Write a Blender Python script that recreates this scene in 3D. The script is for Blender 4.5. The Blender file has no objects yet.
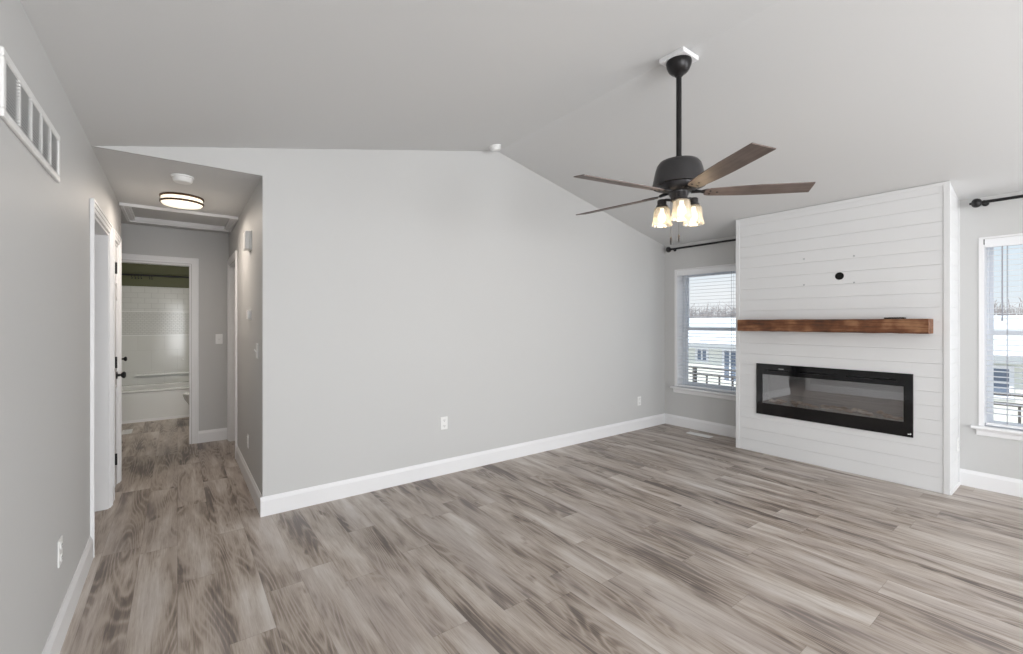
import bpy, bmesh, math, random
from mathutils import Vector, Matrix
random.seed(7)
S = bpy.context.scene
COL = S.collection

# ---------------- camera, world, sun, added daylight lamps, exposure ----------------
TH = math.atan((511.5 - 177.4) / 443.96)
cam_d = bpy.data.cameras.new('camera')
cam = bpy.data.objects.new('camera', cam_d); COL.objects.link(cam)
cam.location = (0, 0, 1.39)
cam.rotation_euler = (math.pi / 2, 0, -TH)
cam_d.sensor_width = 36
cam_d.lens = 443.96 / 1023 * 36
cam_d.shift_y = -4.78 / 1023
cam_d.clip_start = 0.02
S.camera = cam
S.view_settings.view_transform = 'Standard'
S.view_settings.look = 'None'
S.view_settings.gamma = 1
S.view_settings.use_curve_mapping = False
S.view_settings.exposure = 0.04

w = bpy.data.worlds.new('sky'); S.world = w; w.use_nodes = True
nt = w.node_tree; nt.nodes.clear()
o_ = nt.nodes.new('ShaderNodeOutputWorld'); bg = nt.nodes.new('ShaderNodeBackground')
tc = nt.nodes.new('ShaderNodeTexCoord'); sp = nt.nodes.new('ShaderNodeSeparateXYZ')
rp = nt.nodes.new('ShaderNodeValToRGB'); nz = nt.nodes.new('ShaderNodeTexNoise')
mp = nt.nodes.new('ShaderNodeMapping'); mp.inputs['Scale'].default_value = (2, 2, 7)
nz.inputs['Scale'].default_value = 1.6; nz.inputs['Detail'].default_value = 4
ad = nt.nodes.new('ShaderNodeMath'); ad.operation = 'MULTIPLY_ADD'; ad.inputs[1].default_value = 0.35; 
sb = nt.nodes.new('ShaderNodeMath'); sb.operation = 'SUBTRACT'; sb.inputs[1].default_value = 0.17
nt.links.new(tc.outputs['Generated'], sp.inputs[0]); nt.links.new(tc.outputs['Generated'], mp.inputs[0])
nt.links.new(mp.outputs[0], nz.inputs['Vector']); nt.links.new(nz.outputs['Fac'], ad.inputs[0])
nt.links.new(sp.outputs['Z'], ad.inputs[2]); nt.links.new(ad.outputs[0], sb.inputs[0]); nt.links.new(sb.outputs[0], rp.inputs[0])
rp.color_ramp.elements[0].position = 0.0; rp.color_ramp.elements[0].color = (0.93, 0.95, 0.98, 1)
rp.color_ramp.elements[1].position = 0.42; rp.color_ramp.elements[1].color = (0.52, 0.70, 0.92, 1)
e = rp.color_ramp.elements.new(0.14); e.color = (0.78, 0.88, 0.97, 1)
nt.links.new(rp.outputs[0], bg.inputs[0]); bg.inputs[1].default_value = 1.0
nt.links.new(bg.outputs[0], o_.inputs[0])

sun_d = bpy.data.lights.new('sun', 'SUN'); sun_d.energy = 4.0; sun_d.angle = 0.02; sun_d.color = (1, 0.96, 0.9)
sun = bpy.data.objects.new('sun', sun_d); COL.objects.link(sun)
sun.rotation_euler = Vector((0.62, -0.25, -0.75)).to_track_quat('-Z', 'Y').to_euler()

XL_, XW_ = -0.41, 5.364
def area(name, loc, rot, sx, sy, power, color=(1, 1, 1), spread=math.pi):
    d = bpy.data.lights.new(name, 'AREA'); d.shape = 'RECTANGLE'; d.size = sx; d.size_y = sy
    d.energy = power; d.color = color; d.spread = spread
    o = bpy.data.objects.new(name, d); COL.objects.link(o); o.location = loc; o.rotation_euler = rot
    return o
# added fill lamps at invented, unseen openings behind and beside the camera
area('added_fill_patio', (0.92, -4.02, 1.08), (math.pi/2 + 0.25, 0, 0), 2.3, 1.9, 160, (0.97, 0.985, 1.0))
area('added_fill_rear', (4.1, -4.02, 1.45), (math.pi/2 + 0.2, 0, 0), 1.4, 1.1, 62, (0.97, 0.985, 1.0))
area('added_fill_left', (XL_ - 0.03, -2.4, 1.45), (math.pi/2 + 0.3, 0, -math.pi/2), 2.2, 1.2, 32, (0.97, 0.985, 1.0))
area('added_fill_right', (XW_ + 0.03, -2.5, 1.3), (math.pi/2 + 0.15, 0, math.pi/2), 2.0, 1.5, 84, (0.97, 0.985, 1.0))

# ---------------- materials ----------------
def mat(name, color, rough=0.5, metal=0.0, spec=0.5, bump=None, **kw):
    m = bpy.data.materials.new(name); m.use_nodes = True
    b = m.node_tree.nodes['Principled BSDF']
    b.inputs['Base Color'].default_value = (*color, 1); b.inputs['Roughness'].default_value = rough
    b.inputs['Metallic'].default_value = metal; b.inputs['Specular IOR Level'].default_value = spec
    for k, v in kw.items(): b.inputs[k.replace('_', ' ')].default_value = v
    N, L = m.node_tree.nodes, m.node_tree.links
    t = N.new('ShaderNodeTexCoord'); n = N.new('ShaderNodeTexNoise')
    sc, st = bump if bump else (60, 0.02)
    n.inputs['Scale'].default_value = sc; n.inputs['Detail'].default_value = 3
    bp = N.new('ShaderNodeBump'); bp.inputs['Strength'].default_value = st; bp.inputs['Distance'].default_value = 0.01
    L.new(t.outputs['Object'], n.inputs['Vector']); L.new(n.outputs['Fac'], bp.inputs['Height']); L.new(bp.outputs[0], b.inputs['Normal'])
    return m

M = {}
M['wall'] = mat('grey_wall_paint', (0.60, 0.60, 0.595), 0.55, spec=0.3, bump=(180, 0.05))
M['ceil'] = mat('ceiling_paint', (0.70, 0.703, 0.703), 0.8, spec=0.2, bump=(140, 0.05))
M['trim'] = mat('white_trim_paint', (0.85, 0.85, 0.86), 0.35)
M['ship'] = mat('white_shiplap_paint', (0.76, 0.765, 0.77), 0.4, spec=0.4)
M['gap'] = mat('shiplap_gap', (0.55, 0.55, 0.55), 0.8)
M['plastic'] = mat('white_plastic', (0.86, 0.86, 0.85), 0.35)
M['slot'] = mat('outlet_slot_dark', (0.012, 0.012, 0.012), 0.8, spec=0.1)
M['black'] = mat('matte_black_metal', (0.012, 0.012, 0.013), 0.38, metal=0.3)
M['bronze'] = mat('dark_bronze', (0.13, 0.075, 0.045), 0.35, metal=0.7)
M['fanmetal'] = mat('noble_bronze_metal', (0.062, 0.060, 0.062), 0.34, metal=0.6)
M['rodmetal'] = mat('black_bronze_metal', (0.022, 0.021, 0.022), 0.32, metal=0.5)
M['olive'] = mat('olive_wall_paint', (0.105, 0.112, 0.055), 0.6)
M['porcelain'] = mat('white_porcelain', (0.80, 0.81, 0.80), 0.08)
M['vinyl'] = mat('white_vinyl', (0.80, 0.83, 0.88), 0.4)
M['slat'] = mat('white_faux_wood_slat', (0.86, 0.87, 0.89), 0.4)
M['cord'] = mat('blind_cord', (0.35, 0.36, 0.4), 0.7)
M['glassblack'] = mat('black_glass', (0.006, 0.006, 0.007), 0.04, spec=0.5)
M['firebox'] = mat('firebox_grey', (0.34, 0.34, 0.345), 0.5)
M['door'] = mat('white_door_paint', (0.80, 0.80, 0.82), 0.4)
M['inner'] = mat('closet_interior', (0.5, 0.5, 0.49), 0.8)

def emat(name, color, strength, base=(0.8, 0.8, 0.8)):
    m = mat(name, base, 0.4)
    b = m.node_tree.nodes['Principled BSDF']
    b.inputs['Emission Color'].default_value = (*color, 1); b.inputs['Emission Strength'].default_value = strength
    return m
M['lampglow'] = emat('warm_lamp_diffuser', (1.0, 0.85, 0.62), 1.15)
M['bulb'] = emat('warm_bulb', (1.0, 0.84, 0.62), 2.2)

def glass(name, refl, tint=(1, 1, 1), rough=0.0):
    m = bpy.data.materials.new(name); m.use_nodes = True
    N, L = m.node_tree.nodes, m.node_tree.links; N.clear()
    o = N.new('ShaderNodeOutputMaterial'); mx = N.new('ShaderNodeMixShader')
    t = N.new('ShaderNodeBsdfTransparent'); g = N.new('ShaderNodeBsdfGlossy'); lw = N.new('ShaderNodeLayerWeight')
    t.inputs[0].default_value = (*tint, 1); g.inputs['Roughness'].default_value = rough
    lw.inputs['Blend'].default_value = 0.35
    ma = N.new('ShaderNodeMath'); ma.operation = 'MULTIPLY_ADD'; ma.use_clamp = True
    ma.inputs[1].default_value = 0.6; ma.inputs[2].default_value = refl
    L.new(lw.outputs['Fresnel'], ma.inputs[0]); L.new(ma.outputs[0], mx.inputs[0])
    L.new(t.outputs[0], mx.inputs[1]); L.new(g.outputs[0], mx.inputs[2]); L.new(mx.outputs[0], o.inputs[0])
    return m
M['pane'] = glass('window_glass', 0.0, (0.97, 0.98, 0.98))
M['fireglass'] = glass('fireplace_glass', 0.19, (0.94, 0.94, 0.95))
def seeded():
    m = glass('seeded_glass', 0.10, (0.97, 0.955, 0.92), 0.12)
    N, L = m.node_tree.nodes, m.node_tree.links
    out = next(n for n in N if n.type == 'OUTPUT_MATERIAL'); src = out.inputs[0].links[0].from_socket
    tr = N.new('ShaderNodeBsdfTranslucent'); tr.inputs[0].default_value = (.95, .92, .86, 1)
    nz = N.new('ShaderNodeTexNoise'); nz.inputs['Scale'].default_value = 130; t = N.new('ShaderNodeTexCoord'); L.new(t.outputs['Object'], nz.inputs['Vector'])
    mr = N.new('ShaderNodeMapRange'); L.new(nz.outputs['Fac'], mr.inputs[0]); mr.inputs[1].default_value = .4; mr.inputs[2].default_value = .7; mr.inputs[3].default_value = .12; mr.inputs[4].default_value = .26
    mx = N.new('ShaderNodeMixShader'); L.new(mr.outputs[0], mx.inputs[0]); L.new(src, mx.inputs[1]); L.new(tr.outputs[0], mx.inputs[2]); L.new(mx.outputs[0], out.inputs[0])
    return m
M['shade'] = seeded()

def plank_mat():
    m = bpy.data.materials.new('grey_oak_vinyl_plank'); m.use_nodes = True
    N, L = m.node_tree.nodes, m.node_tree.links; b = N['Principled BSDF']
    def math_(op, a, c=None, d=None):
        n = N.new('ShaderNodeMath'); n.operation = op
        for i, v in enumerate((a, c, d)):
            if v is None: continue
            if isinstance(v, (int, float)): n.inputs[i].default_value = v
            else: L.new(v, n.inputs[i])
        return n.outputs[0]
    def comb(x, y, z):
        n = N.new('ShaderNodeCombineXYZ')
        for i, v in enumerate((x, y, z)):
            if isinstance(v, (int, float)): n.inputs[i].default_value = v
            else: L.new(v, n.inputs[i])
        return n.outputs[0]
    def noise(vec, scale, detail, rough=0.5, dist=0.0):
        n = N.new('ShaderNodeTexNoise'); L.new(vec, n.inputs['Vector'])
        n.inputs['Scale'].default_value = scale; n.inputs['Detail'].default_value = detail
        n.inputs['Roughness'].default_value = rough; n.inputs['Distortion'].default_value = dist
        return n.outputs['Fac']
    t = N.new('ShaderNodeTexCoord'); s = N.new('ShaderNodeSeparateXYZ'); L.new(t.outputs['Object'], s.inputs[0])
    W, LEN = 0.18, 1.22
    xr = math_('DIVIDE', s.outputs['X'], W); row = math_('FLOOR', xr); fx = math_('FRACT', xr)
    wn = N.new('ShaderNodeTexWhiteNoise'); wn.noise_dimensions = '1D'; L.new(row, wn.inputs['W'])
    yr = math_('ADD', math_('DIVIDE', s.outputs['Y'], LEN), wn.outputs['Value'])
    colm = math_('FLOOR', yr); fy = math_('FRACT', yr)
    idn = N.new('ShaderNodeTexWhiteNoise'); idn.noise_dimensions = '2D'; L.new(comb(row, colm, 0), idn.inputs['Vector'])
    rnd = idn.outputs['Value']
    off = math_('MULTIPLY', rnd, 37.0)
    # fine grain
    g1 = noise(comb(math_('MULTIPLY', s.outputs['X'], 60), math_('MULTIPLY', s.outputs['Y'], 3.0), off), 1.0, 5, 0.65)
    g2 = noise(comb(math_('MULTIPLY', s.outputs['X'], 9), math_('MULTIPLY', s.outputs['Y'], 1.6), off), 1.0, 4, 0.6, 0.6)
    # cathedral rings
    base = noise(comb(math_('MULTIPLY', s.outputs['X'], 5.5), math_('MULTIPLY', s.outputs['Y'], 0.55), off), 1.0, 1.2, 0.4)
    rings = math_('ABSOLUTE', math_('SINE', math_('MULTIPLY', base, 75)))
    # knots / checks
    kn = noise(comb(math_('MULTIPLY', s.outputs['X'], 9), math_('MULTIPLY', s.outputs['Y'], 3.0), math_('ADD', off, 5.0)), 1.0, 2.5, 0.6)
    knr = N.new('ShaderNodeMapRange'); L.new(kn, knr.inputs[0]); knr.inputs[1].default_value = 0.66; knr.inputs[2].default_value = 0.74
    g3 = noise(comb(math_('MULTIPLY', s.outputs['X'], 190), math_('MULTIPLY', s.outputs['Y'], 7.0), off), 1.0, 3, 0.7)
    bigz = noise(comb(math_('MULTIPLY', s.outputs['X'], 7.0), math_('MULTIPLY', s.outputs['Y'], 1.0), math_('ADD', off, 3.0)), 1.0, 3, 0.58, 0.35)
    v = math_('ADD', math_('MULTIPLY', g1, 0.26), math_('MULTIPLY', bigz, 1.30))
    v = math_('ADD', v, math_('MULTIPLY', g2, 0.40))
    v = math_('ADD', v, math_('MULTIPLY', math_('SUBTRACT', g3, 0.5), 0.42))
    v = math_('SUBTRACT', v, 0.325)
    v = math_('ADD', v, math_('MULTIPLY', math_('SUBTRACT', rnd, 0.5), 0.06))
    v = math_('SUBTRACT', v, math_('MULTIPLY', knr.outputs[0], 0.22))
    # pale cerused rings inside the dark heartwood streaks
    dk = N.new('ShaderNodeMapRange'); L.new(v, dk.inputs[0]); dk.inputs[1].default_value = 0.70; dk.inputs[2].default_value = 0.56
    rr_ = math_('POWER', rings, 5.0)
    v = math_('ADD', v, math_('MULTIPLY', math_('MULTIPLY', rr_, dk.outputs[0]), 0.14))
    r = N.new('ShaderNodeValToRGB'); L.new(v, r.inputs[0])
    els = r.color_ramp.elements
    els[0].position = 0.44; els[0].color = (0.135, 0.108, 0.094, 1)
    els[1].position = 1.0; els[1].color = (0.66, 0.62, 0.585, 1)
    e = els.new(0.57); e.color = (0.268, 0.217, 0.178, 1)
    e = els.new(0.68); e.color = (0.41, 0.347, 0.297, 1)
    e = els.new(0.80); e.color = (0.525, 0.47, 0.42, 1)
    hue = N.new('ShaderNodeMix'); hue.data_type = 'RGBA'; hue.blend_type = 'MIX'
    h2 = noise(comb(math_('MULTIPLY', s.outputs['X'], 5), math_('MULTIPLY', s.outputs['Y'], 0.8), math_('ADD', off, 9.0)), 1.0, 2)
    hm = N.new('ShaderNodeMapRange'); L.new(h2, hm.inputs[0]); hm.inputs[1].default_value = 0.45; hm.inputs[2].default_value = 0.7; hm.inputs[4].default_value = 0.32
    L.new(hm.outputs[0], hue.inputs['Factor']); L.new(r.outputs[0], hue.inputs['A']); hue.inputs['B'].default_value = (0.42, 0.375, 0.36, 1)
    # seams
    ex = math_('MINIMUM', fx, math_('SUBTRACT', 1.0, fx)); ey = math_('MINIMUM', fy, math_('SUBTRACT', 1.0, fy))
    sx = math_('LESS_THAN', ex, 0.008); sy = math_('LESS_THAN', ey, 0.0012)
    seam = math_('MAXIMUM', sx, sy)
    fin = N.new('ShaderNodeMix'); fin.data_type = 'RGBA'; fin.blend_type = 'MULTIPLY'
    L.new(math_('MULTIPLY', seam, 0.35), fin.inputs['Factor']); L.new(hue.outputs['Result'], fin.inputs['A']); fin.inputs['B'].default_value = (0.4, 0.36, 0.33, 1)
    L.new(fin.outputs['Result'], b.inputs['Base Color'])
    ro = math_('ADD', math_('MULTIPLY', g1, 0.2), 0.30); L.new(ro, b.inputs['Roughness'])
    b.inputs['Specular IOR Level'].default_value = 0.45
    bp = N.new('ShaderNodeBump'); bp.inputs['Strength'].default_value = 0.12; bp.inputs['Distance'].default_value = 0.003
    L.new(math_('SUBTRACT', v, math_('MULTIPLY', seam, 0.6)), bp.inputs['Height']); L.new(bp.outputs[0], b.inputs['Normal'])
    return m
M['floor'] = plank_mat()

def wood_mat(name, c1, c2, c3, axis='Y', rough=0.6, scale=1.0):
    m = bpy.data.materials.new(name); m.use_nodes = True
    N, L = m.node_tree.nodes, m.node_tree.links; b = N['Principled BSDF']
    t = N.new('ShaderNodeTexCoord'); mp = N.new('ShaderNodeMapping'); L.new(t.outputs['Object'], mp.inputs[0])
    sc = {'X': (2, 40, 40), 'Y': (40, 2, 40)}[axis]
    mp.inputs['Scale'].default_value = [v * scale for v in sc]
    n = N.new('ShaderNodeTexNoise'); n.inputs['Scale'].default_value = 1; n.inputs['Detail'].default_value = 6; n.inputs['Roughness'].default_value = 0.65; n.inputs['Distortion'].default_value = 0.5
    L.new(mp.outputs[0], n.inputs['Vector'])
    n2 = N.new('ShaderNodeTexNoise'); n2.inputs['Scale'].default_value = 7 * scale; n2.inputs['Detail'].default_value = 3; L.new(t.outputs['Object'], n2.inputs['Vector'])
    a = N.new('ShaderNodeMath'); a.operation = 'MULTIPLY_ADD'; a.inputs[1].default_value = 0.5; L.new(n2.outputs['Fac'], a.inputs[0])
    h = N.new('ShaderNodeMath'); h.operation = 'MULTIPLY'; h.inputs[1].default_value = 0.55; L.new(n.outputs['Fac'], h.inputs[0]); L.new(h.outputs[0], a.inputs[2])
    r = N.new('ShaderNodeValToRGB'); L.new(a.outputs[0], r.inputs[0])
    r.color_ramp.elements[0].position = 0.38; r.color_ramp.elements[0].color = (*c1, 1)
    r.color_ramp.elements[1].position = 0.68; r.color_ramp.elements[1].color = (*c3, 1)
    e = r.color_ramp.elements.new(0.52); e.color = (*c2, 1)
    L.new(r.outputs[0], b.inputs['Base Color']); b.inputs['Roughness'].default_value = rough
    bp = N.new('ShaderNodeBump'); bp.inputs['Strength'].default_value = 0.4; bp.inputs['Distance'].default_value = 0.004
    L.new(a.outputs[0], bp.inputs['Height']); L.new(bp.outputs[0], b.inputs['Normal'])
    return m
M['mantel'] = wood_mat('rustic_brown_wood', (0.04, 0.016, 0.007), (0.15, 0.052, 0.018), (0.36, 0.19, 0.095))
M['blade'] = wood_mat('grey_walnut_blade', (0.10, 0.075, 0.065), (0.15, 0.115, 0.10), (0.21, 0.165, 0.145), 'X', 0.45, 0.8)
M['log'] = wood_mat('driftwood_log', (0.09, 0.06, 0.045), (0.38, 0.28, 0.21), (0.85, 0.78, 0.70), 'Y', 0.8, 1.0)

def tile_mat(name, bw, rh, mortar=0.003, strength=0.5, offset=0.5, rot=False, col=(0.66, 0.67, 0.65)):
    m = bpy.data.materials.new(name); m.use_nodes = True
    N, L = m.node_tree.nodes, m.node_tree.links; b = N['Principled BSDF']
    t = N.new('ShaderNodeTexCoord'); mp = N.new('ShaderNodeMapping'); mp.inputs['Rotation'].default_value = (math.pi/2, 0, 0)
    L.new(t.outputs['Object'], mp.inputs[0])
    k = N.new('ShaderNodeTexBrick'); L.new(mp.outputs[0], k.inputs['Vector'])
    k.offset = offset; k.inputs['Scale'].default_value = 1; k.inputs['Brick Width'].default_value = bw; k.inputs['Row Height'].default_value = rh
    k.inputs['Mortar Size'].default_value = mortar; k.inputs['Mortar Smooth'].default_value = 0.3
    k.inputs['Color1'].default_value = (*col, 1); k.inputs['Color2'].default_value = (*[c * .97 for c in col], 1); k.inputs['Mortar'].default_value = (*[c * .8 for c in col], 1)
    L.new(k.outputs['Color'], b.inputs['Base Color'])
    b.inputs['Roughness'].default_value = 0.1
    bp = N.new('ShaderNodeBump'); bp.invert = True; bp.inputs['Strength'].default_value = strength; bp.inputs['Distance'].default_value = 0.004
    L.new(k.outputs['Fac'], bp.inputs['Height']); L.new(bp.outputs[0], b.inputs['Normal'])
    return m
M['subway'] = tile_mat('white_subway_tile', 0.16, 0.08)
M['mosaic'] = tile_mat('white_mosaic_tile', 0.05, 0.028, 0.003, 0.9)
M['tile'] = tile_mat('plain_white_tile', 0.32, 0.32, 0.0015, 0.2)

def siding_mat(name, c):
    m = bpy.data.materials.new(name); m.use_nodes = True
    N, L = m.node_tree.nodes, m.node_tree.links; b = N['Principled BSDF']
    b.inputs['Base Color'].default_value = (*c, 1); b.inputs['Roughness'].default_value = 0.7
    t = N.new('ShaderNodeTexCoord'); wv = N.new('ShaderNodeTexWave'); wv.wave_type = 'BANDS'; wv.bands_direction = 'Z'; wv.wave_profile = 'SAW'
    wv.inputs['Scale'].default_value = 2.2; L.new(t.outputs['Object'], wv.inputs['Vector'])
    bp = N.new('ShaderNodeBump'); bp.inputs['Strength'].default_value = 0.5; bp.inputs['Distance'].default_value = 0.03
    L.new(wv.outputs['Fac'], bp.inputs['Height']); L.new(bp.outputs[0], b.inputs['Normal'])
    return m
M['siding'] = siding_mat('cream_siding', (0.80, 0.80, 0.72))
M['snowroof'] = mat('snow_covered_roof', (0.86, 0.87, 0.89), 0.8, bump=(6, 0.3))
M['soffit'] = mat('grey_gutter', (0.42, 0.44, 0.45), 0.6)
M['farglass'] = mat('far_window_glass', (0.16, 0.2, 0.27), 0.15)
M['railing'] = mat('weathered_railing', (0.10, 0.09, 0.085), 0.7)
M['twig'] = mat('haze_toned_twigs', (0.42, 0.38, 0.37), 0.9)  # twig colour lightened to paint in distance haze
def ground_mat():
    m = bpy.data.materials.new('patchy_snow_ground'); m.use_nodes = True
    N, L = m.node_tree.nodes, m.node_tree.links; b = N['Principled BSDF']
    t = N.new('ShaderNodeTexCoord'); n = N.new('ShaderNodeTexNoise'); n.inputs['Scale'].default_value = 0.45; n.inputs['Detail'].default_value = 6
    L.new(t.outputs['Object'], n.inputs['Vector']); r = N.new('ShaderNodeValToRGB'); L.new(n.outputs['Fac'], r.inputs[0])
    r.color_ramp.elements[0].position = 0.40; r.color_ramp.elements[0].color = (0.33, 0.27, 0.21, 1)
    r.color_ramp.elements[1].position = 0.50; r.color_ramp.elements[1].color = (0.8, 0.8, 0.82, 1)
    L.new(r.outputs[0], b.inputs['Base Color']); b.inputs['Roughness'].default_value = 0.9
    return m
M['ground'] = ground_mat()

# ---------------- mesh helpers ----------------
class MB:
    def __init__(s): s.bm = bmesh.new()
    def box(s, x0, x1, y0, y1, z0, z1):
        v = [s.bm.verts.new((x, y, z)) for x in (x0, x1) for y in (y0, y1) for z in (z0, z1)]
        for f in ((0, 1, 3, 2), (4, 6, 7, 5), (0, 4, 5, 1), (2, 3, 7, 6), (0, 2, 6, 4), (1, 5, 7, 3)):
            s.bm.faces.new([v[i] for i in f])
        return s
    def prism(s, pts, axis, a0, a1):
        """polygon pts (u,v) extruded along axis from a0 to a1; x:(y,z) y:(x,z) z:(x,y)"""
        def P(u, v, a): return {'x': (a, u, v), 'y': (u, a, v), 'z': (u, v, a)}[axis]
        A = [s.bm.verts.new(P(u, v, a0)) for u, v in pts]; B = [s.bm.verts.new(P(u, v, a1)) for u, v in pts]
        s.bm.faces.new(A); s.bm.faces.new(B[::-1])
        for i in range(len(pts)):
            j = (i + 1) % len(pts); s.bm.faces.new((A[j], A[i], B[i], B[j]))
        return s
    def lathe(s, prof, c=(0, 0, 0), seg=32, axis='z', sc=(1, 1)):
        rings = []
        for r, h in prof:
            ring = []
            for k in range(seg):
                a = 2 * math.pi * k / seg; u, v = r * math.cos(a) * sc[0], r * math.sin(a) * sc[1]
                p = {'z': (u, v, h), 'x': (h, u, v), 'y': (u, h, v)}[axis]
                ring.append(s.bm.verts.new((p[0] + c[0], p[1] + c[1], p[2] + c[2])))
            rings.append(ring)
        for a, b in zip(rings, rings[1:]):
            for k in range(seg):
                j = (k + 1) % seg; s.bm.faces.new((a[k], a[j], b[j], b[k]))
        for ring in (rings[0], rings[-1]):
            try: s.bm.faces.new(ring)
            except Exception: pass
        return s
    def tube(s, pts, rads, seg=12):
        pts = [Vector(p) for p in pts]
        if isinstance(rads, (int, float)): rads = [rads] * len(pts)
        rings = []; up = Vector((0, 0, 1))
        for i, p in enumerate(pts):
            d = (pts[min(i + 1, len(pts) - 1)] - pts[max(i - 1, 0)]).normalized()
            a = up if abs(d.dot(up)) < 0.95 else Vector((1, 0, 0))
            u = d.cross(a).normalized(); v = d.cross(u).normalized()
            rings.append([s.bm.verts.new(p + (u * math.cos(2*math.pi*k/seg) + v * math.sin(2*math.pi*k/seg)) * rads[i]) for k in range(seg)])
        for a, b in zip(rings, rings[1:]):
            for k in range(seg):
                j = (k + 1) % seg; s.bm.faces.new((a[k], a[j], b[j], b[k]))
        s.bm.faces.new(rings[0]); s.bm.faces.new(rings[-1])
        return s
    def sphere(s, c, r, sc=(1, 1, 1), seg=20):
        bmesh.ops.create_uvsphere(s.bm, u_segments=seg, v_segments=seg // 2, radius=r, matrix=Matrix.Translation(c) @ Matrix.Diagonal((*sc, 1)))
        return s
    def build(s, name, m, parent=None, smooth=False, bevel=0, seg=2):
        bmesh.ops.recalc_face_normals(s.bm, faces=s.bm.faces)
        me = bpy.data.meshes.new(name); s.bm.to_mesh(me); s.bm.free()
        me.materials.append(M[m] if isinstance(m, str) else m)
        if smooth:
            for p in me.polygons: p.use_smooth = True
            try: me.set_sharp_from_angle(angle=math.radians(40))
            except Exception: pass
        o = bpy.data.objects.new(name, me); COL.objects.link(o)
        if parent: 
            o.parent = parent
            o.matrix_parent_inverse = Matrix.Translation(parent.location).inverted() if parent.type == 'MESH' or True else Matrix()
        if bevel:
            b = o.modifiers.new('bevel', 'BEVEL'); b.width = bevel; b.segments = seg; b.limit_method = 'ANGLE'
        return o
def root(name, loc, label=None, cat=None, group=None, kind=None):
    o = bpy.data.objects.new(name, None); COL.objects.link(o); o.location = loc; o.empty_display_size = 0.05
    return tag(o, label, cat, group, kind)
def tag(o, label=None, cat=None, group=None, kind=None):
    if label: o['label'] = label
    if cat: o['category'] = cat
    if group: o['group'] = group
    if kind: o['kind'] = kind
    return o
def struct(o): o['kind'] = 'structure'; return o
def part(o, label): o['label'] = label; return o
def panel(axis, a0, a1, u0, u1, v0, v1, holes=()):
    us = sorted({u0, u1, *[h[0] for h in holes], *[h[1] for h in holes]}); vs = sorted({v0, v1, *[h[2] for h in holes], *[h[3] for h in holes]})
    mb = MB()
    # merge full-height columns where possible
    for i in range(len(us) - 1):
        run = None
        for j in range(len(vs) - 1):
            cu, cv = (us[i] + us[i+1]) / 2, (vs[j] + vs[j+1]) / 2
            hole = any(h[0] < cu < h[1] and h[2] < cv < h[3] for h in holes)
            if not hole:
                run = [vs[j] if run is None else run[0], vs[j+1]]
            if (hole or j == len(vs) - 2) and run:
                p = {'x': (a0, a1, us[i], us[i+1], *run), 'y': (us[i], us[i+1], a0, a1, *run), 'z': (us[i], us[i+1], *run, a0, a1)}[axis]
                mb.box(*p); run = None
    return mb

# ---------------- dimensions ----------------
YB, XL, XR, XW = 3.616, -0.41, 0.488, 5.364
XF, FY0, FY1 = 4.96, 0.736, 2.436
YE = 6.25; RX, RZ = 2.55, 3.0916; CE = 2.436; YR = -4.0
T = 0.12

# ---------------- room shell ----------------
struct(MB().box(-2.2, XW + 0.20, YR - 0.16, 9.2, -0.1, 0).build('floor', 'floor'))
sl = (RZ - 2.44) / (RX - XL); sr = (RZ - CE) / (XW - RX)
zx = 2.44 + sl * (XR - XL)
wb = MB().prism([(XR, 0), (XW + .15, 0), (XW + .15, CE - .035), (RX, RZ), (XR, zx)], 'y', YB, YB + T)
wb.prism([(XL, 2.44), (XR, 2.44), (XR, zx)], 'y', YB, YB + .02)
struct(wb.build('wall_back', 'wall'))
cl = MB().prism([(XL - .14, 2.44 - sl * .14), (RX, RZ), (RX, RZ + .12), (XL - .14, 2.56 - sl * .14)], 'y', YR - .15, YB)
struct(cl.build('ceiling', 'ceil'))
struct(MB().prism([(RX, RZ), (XW + .21, CE - sr * .21), (XW + .21, CE + .12 - sr * .21), (RX, RZ + .12)], 'y', YR - .15, YB).build('ceiling', 'ceil'))
W1 = (2.57, 3.435, 0.50, 2.085); W2 = (-0.285, 0.59, 0.50, 2.085)
struct(panel('x', XW, XW + .20, YR, YB, 0, CE - sr * .2, [W1, W2, (-3.55, -1.45, .5, 2.1)]).box(XW, XW + .01, YR, YB, CE - sr * .2, CE - sr * .01).build('wall_right', 'wall'))  # last hole is an unseen opening added for the right fill lamp
D1 = (3.64, 4.455, 0, 2.05); D2 = (4.70, 5.10, 0, 2.05)
struct(panel('x', XL - T, XL, YR, 5.38, 0, 2.44, [D1, D2, (-3.55, -1.25, .85, 2.1)]).build('wall_left', 'wall'))  # last hole is an unseen opening added for the left fill lamp
# rear wall behind the camera with openings invented to let daylight in
PD = (-0.28, 2.12, 0.0, 2.1); RWN = (3.35, 4.85, 0.85, 2.1)
rw = panel('y', YR - .12, YR, XL - .12, XW + .15, 0, 2.3, [PD, RWN])
rw.prism([(XL - .12, 2.3), (XW + .15, 2.3), (XW + .15, CE - .035), (RX, RZ), (XL - .12, 2.41)], 'y', YR - .12, YR)
struct(rw.build('wall_rear', 'wall'))
# hallway
D4 = (5.36, 6.12, 0, 2.05)
struct(panel('x', XR, XR + T, YB + T, YE + T, 0, 2.44, [D4]).build('wall_hall_right', 'wall'))
D3 = (-0.575, 0.125, 0, 2.05)
struct(panel('y', YE, YE + T, -1.15, XR, 0, 2.44, [D3]).build('wall_hall_end', 'wall'))
struct(MB().box(-1.15, -1.03, 5.38, YE, 0, 2.44).build('wall_alcove', 'wall'))
struct(MB().box(-1.15, XL - T, 5.26, 5.38, 0, 2.44).build('wall_closet_end', 'wall'))
struct(panel('z', 2.44, 2.56, -1.15, XR, YB + .02, YE + T, [(XL + .05, XR - .05, 5.22, 5.92)]).build('ceiling_hall', 'ceil'))
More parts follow.
